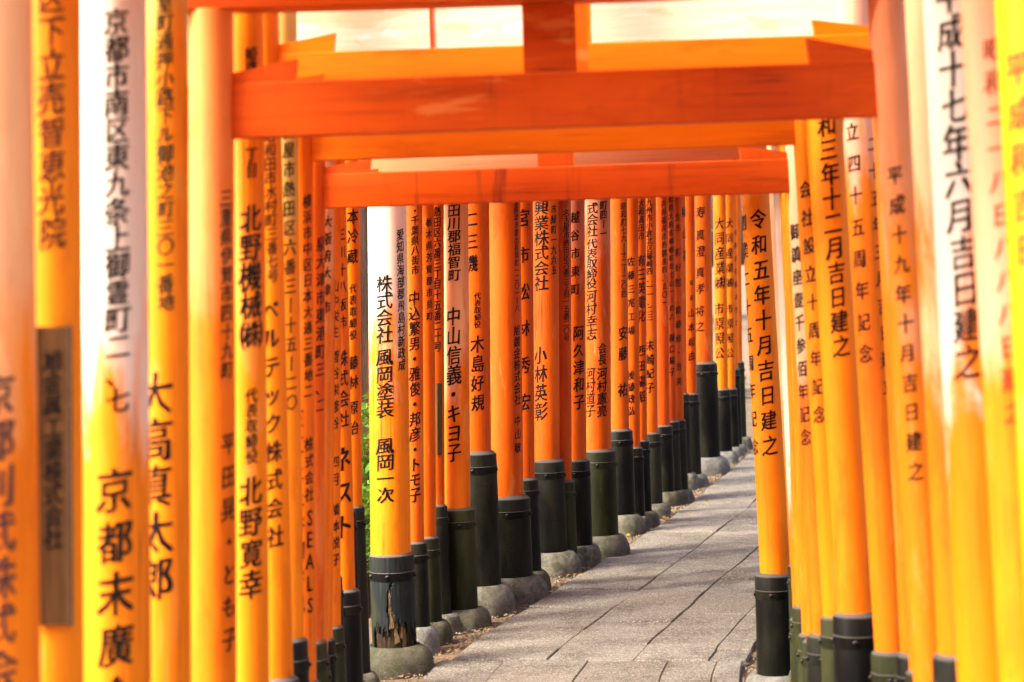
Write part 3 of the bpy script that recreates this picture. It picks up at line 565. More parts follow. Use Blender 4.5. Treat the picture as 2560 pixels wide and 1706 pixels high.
# ------------------------------------------------------------------ torii
def lk(label, L=('verm',), Rr=None, B=('verm',), sl='black', sr='black', T=None, **k):
    """paint specs: (kind, fade, chips)"""
    lk.n += 1; s = lk.n
    def pp(sp, ax, off): 
        return paint(sp[0], s*2+off, sp[1] if len(sp) > 1 else None, ax, sp[2] if len(sp) > 2 else 0.0, sp[3] if len(sp) > 3 else 0.0)
    d = dict(label=label, L=pp(L, 'Z', 0), R=pp(Rr or L, 'Z', 1), B=pp(B, 'X', 100), sl=sl, sr=sr)
    if T: d['T'] = pp(T, 'X', 200)
    d.update(k); return d
lk.n = 0
P_ = lambda kind, z, w=.35, amt=1.0: (kind, z, w, amt)
FULL = lambda kind, amt=.9: (kind, -9.0, 3.0, amt)
LOOK = {
 'L0': lk('nearest torii, cut by the left and right picture edges, left pillar pale and peeling', ('orange', P_('cream', 1.7, .4, .35)), ('yellow', None), ('verm',)),
 'L1': lk('second nearest torii, long brown wooden plaque on its left pillar', ('yellow', None), ('orange', P_('pink', 1.7, .4, .5), .25), ('verm',)),
 'L2': lk('thick torii with pillars bleached white above and orange below', ('yellow', P_('white', 1.68, .3)), ('orange', P_('white', 1.55, .4), .3), ('verm',)),
 'L3': lk('torii with green-tinged yellow left pillar beside the thick white one', ('yellow', P_('olive', 2.35, .4, .55)), ('orange', P_('cream', 1.7, .5, .6)), ('orange',)),
 'L4': lk('framing torii with the large dark red beam across the upper picture', ('orange', P_('cream', 1.7, .6, .15)), ('orange', P_('pink', 1.75, .5, .35)), ('red', None, 0, .5), strut=1.15, W=paint('red', 77, None, 'X')),
 'L5': lk('torii with yellow left pillar directly behind the framing torii', ('yellow',), ('orange',), ('verm',), sr='green'),
 'L6': lk('torii with plain orange beam showing above the framing dark beam', ('yellow', None), ('orange',), ('orange',), sl='green', sr='black'),
 'L7': lk('torii with faded olive left pillar, behind the plain orange beam', ('yellow', P_('olive', 1.9, .5, .75)), ('orange', P_('pink', 2.2, .4, .75), .2), ('verm',), sl='black', sr='green'),
 'LX': lk('torii with bleached whitish lintel at the top of the picture', ('orange',), ('yellow',), ('verm',), sl='green', sr='black', T=('orange', FULL('cream', .80), 0, .35), lh=.24, ov=.30),
 'L8': lk('torii with orange beam just below the framing dark beam', ('orange',), ('yellow',), ('orange',), sl='black', sr='green'),
 'L9': lk('torii with lower dark red beam, black streaks near its right end', ('verm',), ('orange', P_('cream', 1.3, .5, .7)), ('red', None, 0, .75), sl='green', sr='grey', strut=1.24),
 'L10': lk('first slim torii behind the lower dark red beam, low green sleeve', ('orange', P_('cream', 1.9, .5, .4)), None, ('verm',), sl='green', sr='green'),
 'L11': lk('second slim torii behind the lower dark red beam', ('orange',), None, ('verm',), sl='black', sr='green'),
 'L12': lk('third slim torii behind the lower dark red beam, mossy stain at pillar foot', ('orange',), None, ('verm',), sl='green', sr='green'),
 'L12b': lk('fourth slim torii behind the lower dark red beam, tall mossy sleeve', ('orange',), None, ('verm',), sl='green', sr='green'),
 'L12c': lk('fifth torii behind the lower dark red beam, bold katakana on left pillar', ('orange',), ('orange', P_('white', .9, .5)), ('verm',), sl='black', sr='green'),
 'L13a': lk('sixth slim torii behind the lower dark red beam, tall grey sleeve', ('orange',), ('orange', P_('cream', 1.2, .5, .6)), ('verm',), sl='grey', sr='green'),
 'L13': lk('slim orange torii just left of the gap with green leaves', ('orange',), None, ('orange', FULL('cream', .45)), sl='grey', sr='green'),
 'M_kaze': lk('thick bleached torii with split, rotted sleeve at its left foot', ('yellow', P_('white', 1.50, .45)), ('yellow',), ('orange', FULL('cream', .22)), T=('orange', FULL('cream', .3)), pmr='pale_or_sunlit_stone', pl=.8),
 'M_naka': lk('slim torii directly right of the rotted-foot torii, black sleeve on whitish stone', ('verm',), None, ('verm',), sl='black', pm='pale_or_sunlit_stone'),
 'M_tochi': lk('second torii beyond the rotted-foot one, green-grey sleeve', ('verm',), None, ('verm',), sl='green'),
 'M_atsu': lk('third torii beyond the rotted-foot one, narrow mossy plaque on its pillar', ('verm',), None, ('verm',), sl='grey'),
 'M_naya': lk('torii with lighter orange cracked pillar, fourth beyond the rotted-foot one', ('orange', P_('cream', 1.2, .6, .45)), None, ('verm',), sl='green'),
 'M_kiji': lk('thick torii with tall black sleeve on the largest round stone, fifth beyond rotted-foot one', ('verm',), None, ('verm',), sl='black', pl=1.35),
 'M_asahi': lk('thick torii with low black sleeve, sixth beyond the rotted-foot one', ('verm', None, .1), None, ('verm',), sl='black'),
 'M_matsu': lk('torii with large half-hidden lettering, seventh beyond the rotted-foot one', ('verm',), None, ('red',), sl='grey'),
 'M_koba': lk('thick torii with big black lettering, eighth beyond the rotted-foot one', ('verm',), None, ('verm',), sl='black'),
 'M_nago': lk('dull narrow torii with one thin address column, ninth beyond the rotted-foot one', ('red', P_('cream', 2.2, .6, .25)), None, ('red',), sl='green'),
 'M_aku': lk('torii with cracked pillar foot, tenth beyond the rotted-foot one', ('verm', P_('pink', 2.0, .5, .35)), None, ('verm',), sl='black'),
 'M_kawa': lk('torii with white peeling streak down its left pillar, mossy wide sleeve', ('verm', P_('pink', 1.95, .6, .40), .55), None, ('verm',), sl='green'),
 'M_ando': lk('torii with glossy black sleeve right after the white-streaked pillar', ('verm',), None, ('red',), sl='black'),
 'M_goto': lk('slim torii, second after the white-streaked pillar, low black sleeve', ('verm',), None, ('red',), sl='black'),
 'M_sanei': lk('slim torii with bold lettering, third after the white-streaked pillar', ('verm',), None, ('red',), sl='black'),
 'M_sue': lk('slim torii, fourth after the white-streaked pillar, grey-green sleeve', ('verm',), None, ('red',), sl='grey'),
 'M_fuku': lk('dull red slim torii, fifth after the white-streaked pillar', ('red',), None, ('red',), sl='black'),
 'M_higu': lk('slim torii, sixth after the white-streaked pillar', ('red',), None, ('red',), sl='grey'),
 'M_sai': lk('slim torii with brown lettering, seventh after the white-streaked pillar', ('verm',), None, ('red',), sl='grey'),
 'M_yama': lk('slim torii, second in front of the far thick torii, taller grey sleeve', ('verm',), None, ('red',), sl='grey'),
 'M_moto': lk('slim torii immediately in front of the far thick torii', ('verm',), None, ('red',), sl='grey', pm='pale_or_sunlit_stone'),
 'M_kotob': lk('far thick torii with the tallest black sleeve on stone coloured as if sunlit', ('verm',), None, ('verm',), sl='black', pl=1.2, pm='pale_or_sunlit_stone'),
 'M_dai': lk('far slim torii just beyond the far thick one', ('orange',), None, ('verm',), sl='black', pm='pale_or_sunlit_stone'),
 'M_dai2': lk('far slim torii, second beyond the far thick one, repeating its neighbour lettering', ('orange',), None, ('verm',), sl='black', pm='pale_or_sunlit_stone'),
 'M_last': lk('far slim torii with faint brown lettering, third beyond the far thick one', ('orange',), None, ('verm',), sl='black', pm='pale_or_sunlit_stone'),
 'M_end': lk('farthest torii, greenish sleeve beside the bright gap at the bend', ('orange',), None, ('verm',), sl='green'),
}

CAMXY = Vector((0, 0))
def bolt_mesh():
    V, Fc = lathe([(.0001, .006), (.005, .0052), (.008, .003), (.009, 0)], 8)
    V = [(z, x, y) for (x, y, z) in V]; me = mesh('bolt', V, Fc, True); return fix(me)
BOLT = bolt_mesh()
def pillar(root, rx, ry, lean, r, ztop, mat, cols, zstart, wx, wy):
    """tapering round pillar, its axis leaning by `lean` metres in x per metre"""
    r0 = r*1.03; r1 = r*.96
    rad = lambda z: r0+(r1-r0)*z/ztop
    prof = [(rad(z), z) for z in [zstart+(ztop-zstart)*i/14 for i in range(15)]]
    sd = random.random()*50
    def wb(a, rr, z): return rr*(1+.006*noise.noise((math.cos(a)*1.2, math.sin(a)*1.2+sd, z*.8))), z
    V, Fc = lathe(prof, 36, True, True, wb)
    me = mesh('pillar', V, Fc); autosmooth(me, 40)
    o = obj('pillar', me, mat, root, (rx, ry, 0))
    t = Vector((lean, 0, 1)).normalized()
    o.rotation_euler = (0, math.atan2(t.x, t.z), 0)
    f = (CAMXY-Vector((wx, wy))).normalized()
    k = 1/t.z
    for (s, ang, z0, z1, size, inkn) in cols:
        inscription(s, ang, z0*k, z1*k, size, inkn, lambda z: rad(z)*1.004, f, o)
    return o
def sleeve(root, x, y, lean, r, top, kind, side, c, plinth_scale=1.0, rotten=False, pm='stone'):
    """black sleeve round the pillar foot, with an iron band, bolts, and the stone ring it stands in"""
    rs = r*(1.12 if rotten else 1.27); ph = random.uniform(.075, .13)*(.75+r*4)*plinth_scale
    off = r*(.05 if rotten else .2)*(-side)
    xs = x+lean*top*(.9 if rotten else .5)+off
    zb = ph-.035
    if not rotten:
        prof = [(rs*1.02, zb), (rs*1.015, zb+.25*(top-zb)), (rs*1.005, zb+.6*(top-zb)), (rs, top-.012), (rs-.003, top-.007), (r*1.0, top-.007+.75*(rs-r))]
        V, Fc = lathe(prof, 32, True, True); me = mesh('sleeve', V, Fc); autosmooth(me, 40)
        s = obj('sleeve', me, M[kind], root, (xs, y, 0))
    else:
        s = rotten_sleeve(root, xs, y, rs, zb, top)
    h = .036+.1*r; zt = top-.055-.25*r
    V, Fc = lathe([(rs*.995, zt-h-.002), (rs+.0022, zt-h), (rs+.0026, zt-.003), (rs*.995, zt+.001)], 32); me = mesh('band', V, Fc); autosmooth(me, 30)
    b = obj('band', me, M['band' if rotten else kind], s)
    f0 = math.atan2(-y-root.location.y, -xs-root.location.x)
    for da in (-1.25, -.12, 1.3):
        a = f0+da+random.uniform(-.15, .15)
        q = obj('bolt', BOLT, M['band'], s, ((rs+.004)*math.cos(a), (rs+.004)*math.sin(a), zt-h/2)); q.rotation_euler = (0, 0, a)
        sc0 = .8+r*5; q.scale = (sc0, sc0, sc0)
    ro = rs*random.uniform(1.5, 1.68)+.012
    sd = random.random()*90
    ri = rs*.96
    prof = [(ri, ph-.05), (ri, ph-.012), (ri+.006, ph-.003)]+[(ri+.006+(ro-ri-.006)*math.sin(q), (ph+.02)*math.cos(q)**.85-.02) for q in [.2, .45, .7, .92, 1.12, 1.3, 1.45, 1.55]]+[(ro*.99, -.06), (ro*.96, -.10)]
    if rotten: prof[0] = (ri*1.04, ph-.05); prof[1] = (ri*1.08, ph-.012); prof[2] = (ri*1.11, ph-.002)
    def wb(a, rr, z):
        q = noise.noise((math.cos(a)*1.4, math.sin(a)*1.4, sd)); w = noise.noise((math.cos(a)*5, math.sin(a)*5, sd+z*20))
        k = max(0, (rr-ri)/(ro-ri)); w2 = noise.noise((math.cos(a)*11, math.sin(a)*11, sd+z*45)); return rr*(1+k*(.13*q+.035*w+.014*w2)), z*(1+.22*q*k+.05*w*k)
    V, Fc = lathe(prof, 44, False, False, wb); me = mesh('plinth', V, Fc, True)
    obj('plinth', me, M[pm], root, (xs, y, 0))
    return s
def rotten_sleeve(root, x, y, rs, zb, top):
    n, m = 110, 80
    f0 = math.atan2(-y-root.location.y, -x-root.location.x)    # towards the camera
    V, Fc = [], []
    for j in range(m+1):
        z = zb+(top-zb)*j/m
        for k in range(n):
            a = 2*math.pi*k/n
            fr = math.sin(30*a)*.0006+.0012*noise.noise((a*18, z*2.5, 3))
            V.append(((rs+fr)*math.cos(a), (rs+fr)*math.sin(a), z))
    def gone(a, z):
        t = (z-zb)/(top-zb)
        d = (a-f0+math.pi) % (2*math.pi)-math.pi           # + = right as seen
        jag = .10*noise.noise((d*16, z*3, 1.0))+.05*noise.noise((d*45, z*5, 4))
        if t < .23+jag*1.5 + .10*math.exp(-((d-.25)/.5)**2) and -1.25 < d < 1.7: return True
        cxs = -.06+.16*math.sin(t*9)*(.4+.6*t)-.04
        w = .05+.34*max(0, .60-t)+.08*noise.noise((z*16, 2.2, d*2))
        if t < .80 and abs(d-cxs) < w: return True
        return False
    for j in range(m):
        for k in range(n):
            a = 2*math.pi*(k+.5)/n; z = zb+(top-zb)*(j+.5)/m
            if gone(a, z): continue
            p, q = j*n+k, j*n+(k+1) % n; Fc.append((p, q, q+n, p+n))
    b0 = m*n
    V2, F2 = lathe([(rs, top), (rs-.004, top+.004), (rs*.84, top+.018)], n, False, True)
    bb = len(V); V += V2; Fc += [tuple(i+bb for i in f) for f in F2]
    me = mesh('sleeve', V, Fc, True)
    me.materials.append(M['rotten_shell'])
    s = obj('sleeve', me, None, root, (x, y, 0)); s['label'] = 'split black sleeve rotted away at its foot'
    md = s.modifiers.new('shell', 'SOLIDIFY'); md.thickness = .012; md.offset = -1
    def wb(a, rr, z):
        q = noise.noise((math.cos(a)*6, math.sin(a)*6, z*4)); w = noise.noise((math.cos(a)*19, math.sin(a)*19, z*11))
        t = (z-zb)/(top-zb); return rr*(1+.06*q+.05*w-.14*max(0, .35-t)), z
    V, Fc = lathe([(rs*.87, zb+(top-.02-zb)*i/26-.02) for i in range(27)], 72, False, False, wb)
    obj('rotten_core', mesh('rotten_core', V, Fc), M['rotdark'], s)
    V = [(0, 0, zb+.012)]; Fc = []
    for k in range(40):
        a = 6.28319*k/40; V.append((rs*1.08*math.cos(a), rs*1.08*math.sin(a), zb+.016+.008*noise.noise((a*3, 1, 2))))
    Fc = [(0, k+1, (k+1) % 40+1) for k in range(40)]
    obj('debris', mesh('debris', V, Fc), M['rotdark'], s)
    # splinters of bare wood hanging in the split
    for i in range(17):
        d = random.uniform(-.5, .6); a = f0+d; t = random.uniform(.12, .8)*(1-abs(d)); z0 = zb+.01+(top-zb)*t*.6; hh = random.uniform(.06, .20)
        w0 = random.uniform(.005, .015); rr = rs*random.uniform(.86, .97); ca, sa = math.cos(a), math.sin(a)
        vv = []
        for (u, z, o) in ((-w0, z0, 0), (w0, z0+.01, 0), (w0*.7, z0+hh*.6, .004), (-w0*.2, z0+hh, .002), (-w0*.9, z0+hh*.5, 0)):
            vv.append(((rr+o)*ca-u*sa, (rr+o)*sa+u*ca, z))
        for (u, z, o) in ((-w0, z0, -.012), (w0, z0+.01, -.012), (w0*.7, z0+hh*.6, -.010), (-w0*.2, z0+hh, -.010), (-w0*.9, z0+hh*.5, -.012)):
            vv.append(((rr+o)*ca-u*sa, (rr+o)*sa+u*ca, z))
        ff = [(0, 1, 2, 3, 4), (9, 8, 7, 6, 5)]+[(q, q+5, (q+1) % 5+5, (q+1) % 5) for q in range(5)]
        obj('splinter', fix(mesh('splinter', vv, ff)), M['rot'], s)
    return s

def build_torii(key, beams, Lp, Rp):
    lk = LOOK[key]
    nb, nh, lz = beams
    (lx, ly, lt, lr, ls, lc), (qx, qy, qt, qr, qs, qc) = Lp, Rp
    mx, my = (lx+qx)/2, (ly+qy)/2
    root = empty('torii', (mx, my, 0)); tag(root, lk['label'], 'torii', 'torii lined up along the path')
    pillar(root, lx-mx, ly-my, lt, lr, lz+.012, lk['L'], lc, ls-.015 if key == 'M_kaze' else 0.0, lx, ly)
    pillar(root, qx-mx, qy-my, qt, qr, lz+.012, lk['R'], qc, 0.0, qx, qy)
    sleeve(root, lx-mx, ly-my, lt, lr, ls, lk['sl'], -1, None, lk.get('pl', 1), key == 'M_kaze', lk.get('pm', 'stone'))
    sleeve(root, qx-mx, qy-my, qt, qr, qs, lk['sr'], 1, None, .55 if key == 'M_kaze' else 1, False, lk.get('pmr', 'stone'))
    # cross axis at beam height
    zc = nb+nh/2
    A = Vector((lx+lt*zc-mx, ly-my)); B = Vector((qx+qt*zc-mx, qy-my)); d = B-A; span = d.length; rot = math.atan2(d.y, d.x); mid = (A+B)/2
    rr = max(lr, qr)
    th = .42*min(lr, qr)
    ext = rr+.10
    bm_ = lk['B']
    V, Fc = chamfer_box(-span/2-ext, span/2+ext, -th, th, 0, nh, .004); me = fix(mesh('tie_beam', V, Fc))
    tb = obj('tie_beam', me, bm_, root, (mid.x, mid.y, nb)); tb.rotation_euler = (0, 0, rot)
    wl = .155+rr*.2; wh = nh*.42
    for s, r_ in ((-1, lr), (1, qr)):                      # wedges driven in above the tie beam on the inner side
        xa = s*(span/2-r_*1.0+.012); xb = s*(span/2-r_-wl)
        hh = wh*random.uniform(.85, 1.1)
        pts = [(xa, 0), (xb, 0), (xb-s*.008, hh), (xa, hh*.42)]
        V = [(x, -th*.8, z+nh+.0006) for x, z in pts]+[(x, th*.8, z+nh+.0006) for x, z in pts]
        Fc = [(0, 1, 2, 3), (7, 6, 5, 4)]+[(q, q+4, (q+1) % 4+4, (q+1) % 4) for q in range(4)]
        obj('wedge', fix(mesh('wedge', V, Fc)), lk.get('W', bm_), tb)
    zl = lz-nb
    sw = max(.045, rr*.98)*lk.get('strut', 1)
    V, Fc = chamfer_box(-.5, .5, -th*.86, th*.86, 0, 1, .003)
    V = [(x*2*sw, y, nh+.0006+z*(zl-nh+.004)) for (x, y, z) in V]
    obj('strut', fix(mesh('strut', V, Fc)), lk.get('W', bm_), tb)
    # lintel and the cap beam with its dark roof strip
    zc = lz; A = Vector((lx+lt*zc-mx, ly-my)); B = Vector((qx+qt*zc-mx, qy-my)); d = B-A; span = d.length; mid = (A+B)/2
    ov = lk.get('ov', .26+rr*1.2); lh = lk.get('lh', .11+rr*.5); ch = .085+rr*.4; lt_ = max(.05, rr*.85)
    V, Fc = chamfer_box(-span/2-ov, span/2+ov, -lt_, lt_, 0, lh, .004, .012, 12, .02); me = fix(mesh('lintel', V, Fc))
    li = obj('lintel', me, M['board'] if key == 'LX' else lk.get('T', bm_), root, (mid.x, mid.y, lz)); li.rotation_euler = (0, 0, rot)
    if key == 'LX':                                         # a thin dark batten nailed to the bleached lintel
        V, Fc = chamfer_box(-.395, -.383, -lt_-.006, -lt_+.002, .055, lh-.004, .002)
        obj('batten', fix(mesh('batten', V, Fc)), paint('red', 91, None, 'Z'), li)
    V, Fc = chamfer_box(-span/2-ov-.05, span/2+ov+.05, -lt_*1.12, lt_*1.12, lh+.0008, lh+ch, .004, .016, 12, .03)
    obj('cap_beam', fix(mesh('cap_beam', V, Fc)), lk.get('T', bm_), li)
    V, Fc = chamfer_box(-span/2-ov-.09, span/2+ov+.09, -lt_*1.25, lt_*1.25, lh+ch+.0012, lh+ch+.03, .003, .017, 12, .01)
    obj('roof_strip', fix(mesh('roof_strip', V, Fc)), M['cap'], li)
    return root

random.seed(11)
ROOTS = {}
for (key, beams, Lp, Rp) in TORII: ROOTS[key] = build_torii(key, beams, Lp, Rp)

# ------------------------------------------------------------------ plaques fixed to two pillars (parts of the thing they are nailed to)
def plaque(key, face_ang, zt, zb, w, text, tz0, tz1, tsize, mat, r, lean, x, y, edge=True, strips=False):
    root = ROOTS[key]
    pil = [o for o in root.children if o.name.startswith('pillar')][0]
    f = Vector((-x, -y)).normalized(); rt = Vector((-f.y, f.x)); rt = Vector((-f.y, f.x)) if False else Vector((-(f.y), f.x))
    d = -f; rt = Vector((d.y, -d.x))
    n = f*math.cos(face_ang)+rt*math.sin(face_ang); tx = Vector((n.y, -n.x))*-1
    tx = rt*math.cos(face_ang)-f*math.sin(face_ang)
    th = .016
    V, Fc = chamfer_box(zb, zt, -w/2, w/2, 0, th, .004)
    V = [(tx.x*yv+n.x*(r*.985+zv), tx.y*yv+n.y*(r*.985+zv), xv) for (xv, yv, zv) in V]
    p = obj('name_plaque', fix(mesh('name_plaque', V, Fc)), mat, pil)
    if edge:
        for s in (-1, 1):
            V, Fc = chamfer_box(zb-.004, zt+.004, s*w/2-.004, s*w/2+.004, -.001, th+.005, .002)
            V = [(tx.x*yv+n.x*(r*.985+zv), tx.y*yv+n.y*(r*.985+zv), xv) for (xv, yv, zv) in V]
            obj('plaque_edge', fix(mesh('plaque_edge', V, Fc)), M['frame'], p)
    if text:
        o = inscription(text, 0, tz0, tz1, tsize, 'ink', lambda z: r, n, p, flat=True)
        for v in o.data.vertices:
            u, _, z = v.co; v.co = (tx.x*u+n.x*(r*.985+th+.0012), tx.y*u+n.y*(r*.985+th+.0012), z)
    p['label'] = 'weathered wooden name plaque on the pillar'
    return p
plaque('L1', .0, 1.932, 1.297, .073, "旭金属工業株式会社", 1.885, 1.46, .036, M['plaque'], .0657, .0362, -1.061, 4.6)
plaque('M_atsu', .40, 1.415, 1.003, .033, None, 0, 0, 0, M['plaque_dark'], .055, .031, -.50, 12.26, edge=False)


# ------------------------------------------------------------------ litter, pebbles and fallen leaves along the path edges
random.seed(21)
V, Fc = [], []
V2, F2 = [], []
for i in range(5200):
    y = random.uniform(9.5, 26); s = random.choice((-1, -1, 1))
    off = s*(.80+abs(random.gauss(0, .10)))
    X, Y = on_path(y, off)
    a = random.uniform(0, 6.28); ca, sa = math.cos(a), math.sin(a)
    z = -.022
    if random.random() < .55:
        q = random.uniform(.003, .009); b = len(V2); h = q*random.uniform(.5, .9)
        for (u, v, w) in ((-1, -.7, 0), (1, -.8, 0), (1.1, .7, 0), (-.9, .8, 0), (-.5, -.4, 1), (.6, -.3, 1), (.5, .5, 1), (-.5, .4, 1)):
            V2.append((X+(u*ca-v*sa)*q, Y+(u*sa+v*ca)*q, z+w*h*1.6))
        F2 += [tuple(b+k for k in f) for f in ((4, 5, 6, 7), (0, 1, 5, 4), (1, 2, 6, 5), (2, 3, 7, 6), (3, 0, 4, 7))]
    else:
        q = random.uniform(.006, .020); w = q*random.uniform(.25, .6); b = len(V)
        t1, t2 = random.uniform(0, .010), random.uniform(0, .010)
        for (u, v, zz) in ((-q, 0, t1), (0, -w, .002), (q, 0, t2), (0, w, .006)): V.append((X+u*ca-v*sa, Y+u*sa+v*ca, z+.004+zz))
        Fc.append((b, b+1, b+2)); Fc.append((b, b+2, b+3))
tag(obj('dry_litter', mesh('dry_litter', V, Fc), M['litter']), 'brown dry leaf litter along both path edges', 'litter', kind='stuff')
tag(obj('gravel', mesh('gravel', V2, F2), M['pebble']), 'small pale pebbles in the earth beside the path', 'gravel', kind='stuff')
def leaf_mesh():
    V, Fc = [], []
    n = 6
    for i in range(n+1):
        t = i/n; w = math.sin(math.pi*min(.999, max(.001, t**.8)))*.016; x = (t-.5)*.075; z = .012*(2*t-1)**2
        V += [(x, -w, z+w*.35), (x, 0, z), (x, w, z+w*.35)]
    for i in range(n):
        a = 3*i; Fc += [(a, a+3, a+4, a+1), (a+1, a+4, a+5, a+2)]
    return mesh('fallen_leaf', V, Fc, True)
LEAF = leaf_mesh()
for i, (x, y) in enumerate([(.80, 16.2), (.84, 16.3), (1.21, 17.16), (1.28, 17.22), (1.41, 17.59), (1.75, 19.14), (1.85, 19.39), (1.83, 19.8), (1.66, 18.57), (.44, 14.55), (.40, 14.24), (2.46, 22.51), (.27, 13.85)]):
    o = obj('fallen_leaf', LEAF, M['dry'], None, (x, y, -.004)); o.rotation_euler = (random.uniform(-.15, .15), random.uniform(-.15, .15), random.uniform(0, 6.28))
    k = random.uniform(.8, 1.2); o.scale = (k, k, k)
    tag(o, 'small yellow leaf fallen in the dirt along the left path edge', 'leaf', 'fallen yellow leaves')

# ------------------------------------------------------------------ trees and shrubs outside the torii
def leaf_cloud(pts, size, n, seed, flat=.5):
    rnd = random.Random(seed); V, Fc = [], []
    for (c, rad) in pts:
        for _ in range(n):
            while True:
                p = Vector((rnd.uniform(-1, 1), rnd.uniform(-1, 1), rnd.uniform(-1, 1)))
                if p.length < 1: break
            p = Vector(c)+Vector((p.x*rad, p.y*rad, p.z*rad*flat))
            a = Vector((rnd.gauss(0, 1), rnd.gauss(0, 1), rnd.gauss(0, .5))).normalized(); b = a.cross(Vector((rnd.gauss(0, 1), rnd.gauss(0, 1), rnd.gauss(0, 1)))).normalized()
            s = size*rnd.uniform(.6, 1.3); k = len(V)
            V += [tuple(p-a*s), tuple(p-b*s*.45+a*s*.1), tuple(p+a*s), tuple(p+b*s*.45+a*s*.1)]; Fc.append((k, k+1, k+2, k+3))
    return mesh('crown', V, Fc)
def limb(V, Fc, p0, p1, r0, r1, n=7):
    d = (p1-p0).normalized(); u = d.orthogonal().normalized(); w = d.cross(u); b = len(V)
    for (p, r) in ((p0, r0), (p1, r1)):
        for k in range(n):
            a = 6.2832*k/n; V.append(tuple(p+(u*math.cos(a)+w*math.sin(a))*r))
    for k in range(n): q = (k+1) % n; Fc.append((b+k, b+q, b+n+q, b+n+k))
def cedar(x, y, h, r, seed, label):
    rnd = random.Random(seed)
    z0 = -.08+.08*max(0, abs(x-cx(min(40, y)))-1.7)
    root = empty('cedar_tree', (x, y, z0)); tag(root, label, 'tree', 'cedars outside the torii tunnel')
    V, Fc = [], []
    prof = [(r*(1.35 if i == 0 else 1.1 if i == 1 else 1-.85*i/14), h*i/14 if i > 1 else (0 if i == 0 else h*.03)) for i in range(15)]
    prof.sort(key=lambda q: q[1])
    V, Fc = lathe(prof, 18, False, False, lambda a, rr, z: (rr*(1+.08*math.sin(5*a+seed)+.05*noise.noise((a*3, z*.6, seed))), z))
    cl_ = []
    for i in range(34):
        t = rnd.uniform(.42, 1); z = h*t; a = rnd.uniform(0, 6.28); ln = (1.12-t)*h*.26+.3
        p0 = Vector((0, 0, z)); p1 = Vector((math.cos(a)*ln, math.sin(a)*ln, z+ln*.12)); limb(V, Fc, p0, p1, r*.22*(1.2-t), .012)
        for q in (.45, .72, 1.0): cl_.append((p0.lerp(p1, q)+Vector((rnd.uniform(-.2, .2), rnd.uniform(-.2, .2), rnd.uniform(-.15, .1))), .42*(1.3-t*.6)))
    obj('trunk', mesh('trunk', V, Fc, True), M['bark'], root)
    obj('crown', leaf_cloud(cl_, .13, 46, seed), M['leaf'], root)
    return root
CED = [(-1.02, 14.2, 13, .17, 'slim cedar whose brown bark fills the gap beside the pale pillar'),
       (-4.6, 11.5, 15, .30, 'cedar far left of the tunnel, nearest of the left ones'), (-5.4, 17, 16, .32, 'cedar left of the tunnel behind the first left one'),
       (-2.6, 23, 15, .28, 'cedar behind the left pillars near the bend'), (-7.5, 25, 17, .33, 'tall cedar farthest back on the left'),
       (7.2, 13, 15, .30, 'cedar right of the tunnel, nearest of the right ones'), (8.5, 20, 16, .30, 'cedar right of the tunnel beyond the first right one'),
       (7.6, 37, 17, .34, 'cedar standing straight beyond the end of the path'), (1.5, 35, 16, .3, 'cedar beyond the path end, left of the centred one'),
       (10.5, 33, 16, .3, 'cedar beyond the path end, far right')]
for i, (x, y, h, r, lab) in enumerate(CED): cedar(x, y, h, r, 30+i, lab)
def shrub(x, y, h, r, seed, label, z0=0):
    rnd = random.Random(seed); root = empty('leafy_shrub', (x, y, z0-.04)); tag(root, label, 'shrub', 'shrubs outside the torii tunnel')
    V, Fc = [], []; pts = []
    for i in range(9):
        a = rnd.uniform(0, 6.28); p1 = Vector((math.cos(a)*r*rnd.uniform(.2, .8), math.sin(a)*r*rnd.uniform(.2, .8), h*rnd.uniform(.5, .95)))
        limb(V, Fc, Vector((0, 0, 0)), p1, .012, .004, 5)
        for q in (.5, .75, 1): pts.append((p1*q+Vector((0, 0, .03)), r*.42))
    obj('stem', mesh('stem', V, Fc), M['bark'], root)
    obj('foliage', leaf_cloud(pts, .035, 60, seed, .8), M['vine'], root)
shrub(-.93, 12.9, 1.35, .36, 5, 'bright green vine shrub in the gap left of the pale pillar')
for i, (x, y, lab) in enumerate([(-2.0, 10.2, 'green shrub outside the left pillars, nearer one'), (-1.4, 16.6, 'green shrub outside the left pillars before the bend'), (-.2, 20, 'green shrub outside the left pillars at the bend'),
                                 (2.9, 9, 'green shrub outside the right pillars, nearer one'), (3.6, 13, 'green shrub outside the right pillars before the bend'), (6.3, 27, 'green shrub by the far end of the path')]):
    shrub(x, y, 1.3, .55, 60+i, lab)

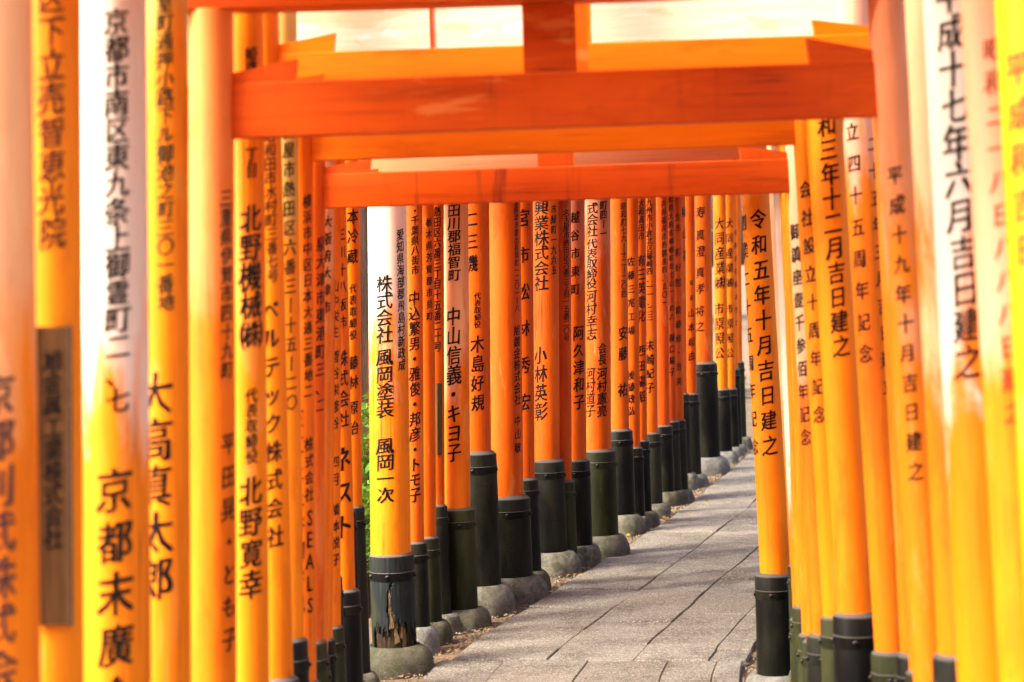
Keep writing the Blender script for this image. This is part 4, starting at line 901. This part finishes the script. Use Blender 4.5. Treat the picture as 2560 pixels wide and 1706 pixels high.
# ------------------------------------------------------------------ undergrowth and the far wood that closes the view between the trunks
def undergrowth():
    rnd = random.Random(77); V, Fc = [], []
    for i in range(5200):
        y = rnd.uniform(1, 38); sd = rnd.choice((-1, 1)); d = 1.75+abs(rnd.gauss(0, 3.2)); x = cx(y)+sd*d
        z = -.05+.085*max(0, d-1.7)*.8
        if noise.noise((x*.5, y*.5, 3)) < -.12: continue
        h = rnd.uniform(.12, .42)
        for k in range(6):
            a = rnd.uniform(0, 6.28); ln = h*rnd.uniform(.6, 1.1); w = ln*.16; ca, sa = math.cos(a), math.sin(a); b = len(V)
            for (u, v, q) in ((0, 0, 0), (.45*ln, -w, h*.75), (ln, 0, h*.62), (.45*ln, w, h*.75)): V.append((x+u*ca-v*sa, y+u*sa+v*ca, z+q))
            Fc.append((b, b+1, b+2, b+3))
    return mesh('undergrowth', V, Fc)
tag(obj('undergrowth', undergrowth(), M['leaf']), 'low green undergrowth on the forest floor', 'undergrowth', kind='stuff')
def far_wood():
    rnd = random.Random(99); V, Fc = [], []
    for i in range(260):
        a = rnd.uniform(0, 6.2832); rr = rnd.uniform(52, 75); x, y = 2+rr*math.cos(a), 14+rr*math.sin(a); h = rnd.uniform(8, 12); z0 = 1.5
        if y > 30 and abs(x-.112*y) < 4.2: continue              # a clearing where the path runs on
        limb(V, Fc, Vector((x, y, z0-2)), Vector((x, y, z0+h*.8)), .28, .08, 5)
        for k in range(150):
            t = rnd.random()**.8; q = (1.05-t)*h*.34; b_ = rnd.uniform(0, 6.28); r_ = q*rnd.random()**.5
            p = Vector((x+r_*math.cos(b_), y+r_*math.sin(b_), z0+h*(.12+.88*t))); s_ = rnd.uniform(.35, .8)
            u = Vector((rnd.gauss(0, 1), rnd.gauss(0, 1), rnd.gauss(0, .6))).normalized(); w = u.orthogonal().normalized(); b = len(V)
            V += [tuple(p-u*s_), tuple(p-w*s_*.5), tuple(p+u*s_), tuple(p+w*s_*.5)]; Fc.append((b, b+1, b+2, b+3))
    return mesh('far_wood', V, Fc)
tag(obj('far_wood', far_wood(), M['leaf']), 'distant dark green wood all round the shrine path', 'wood', kind='stuff')
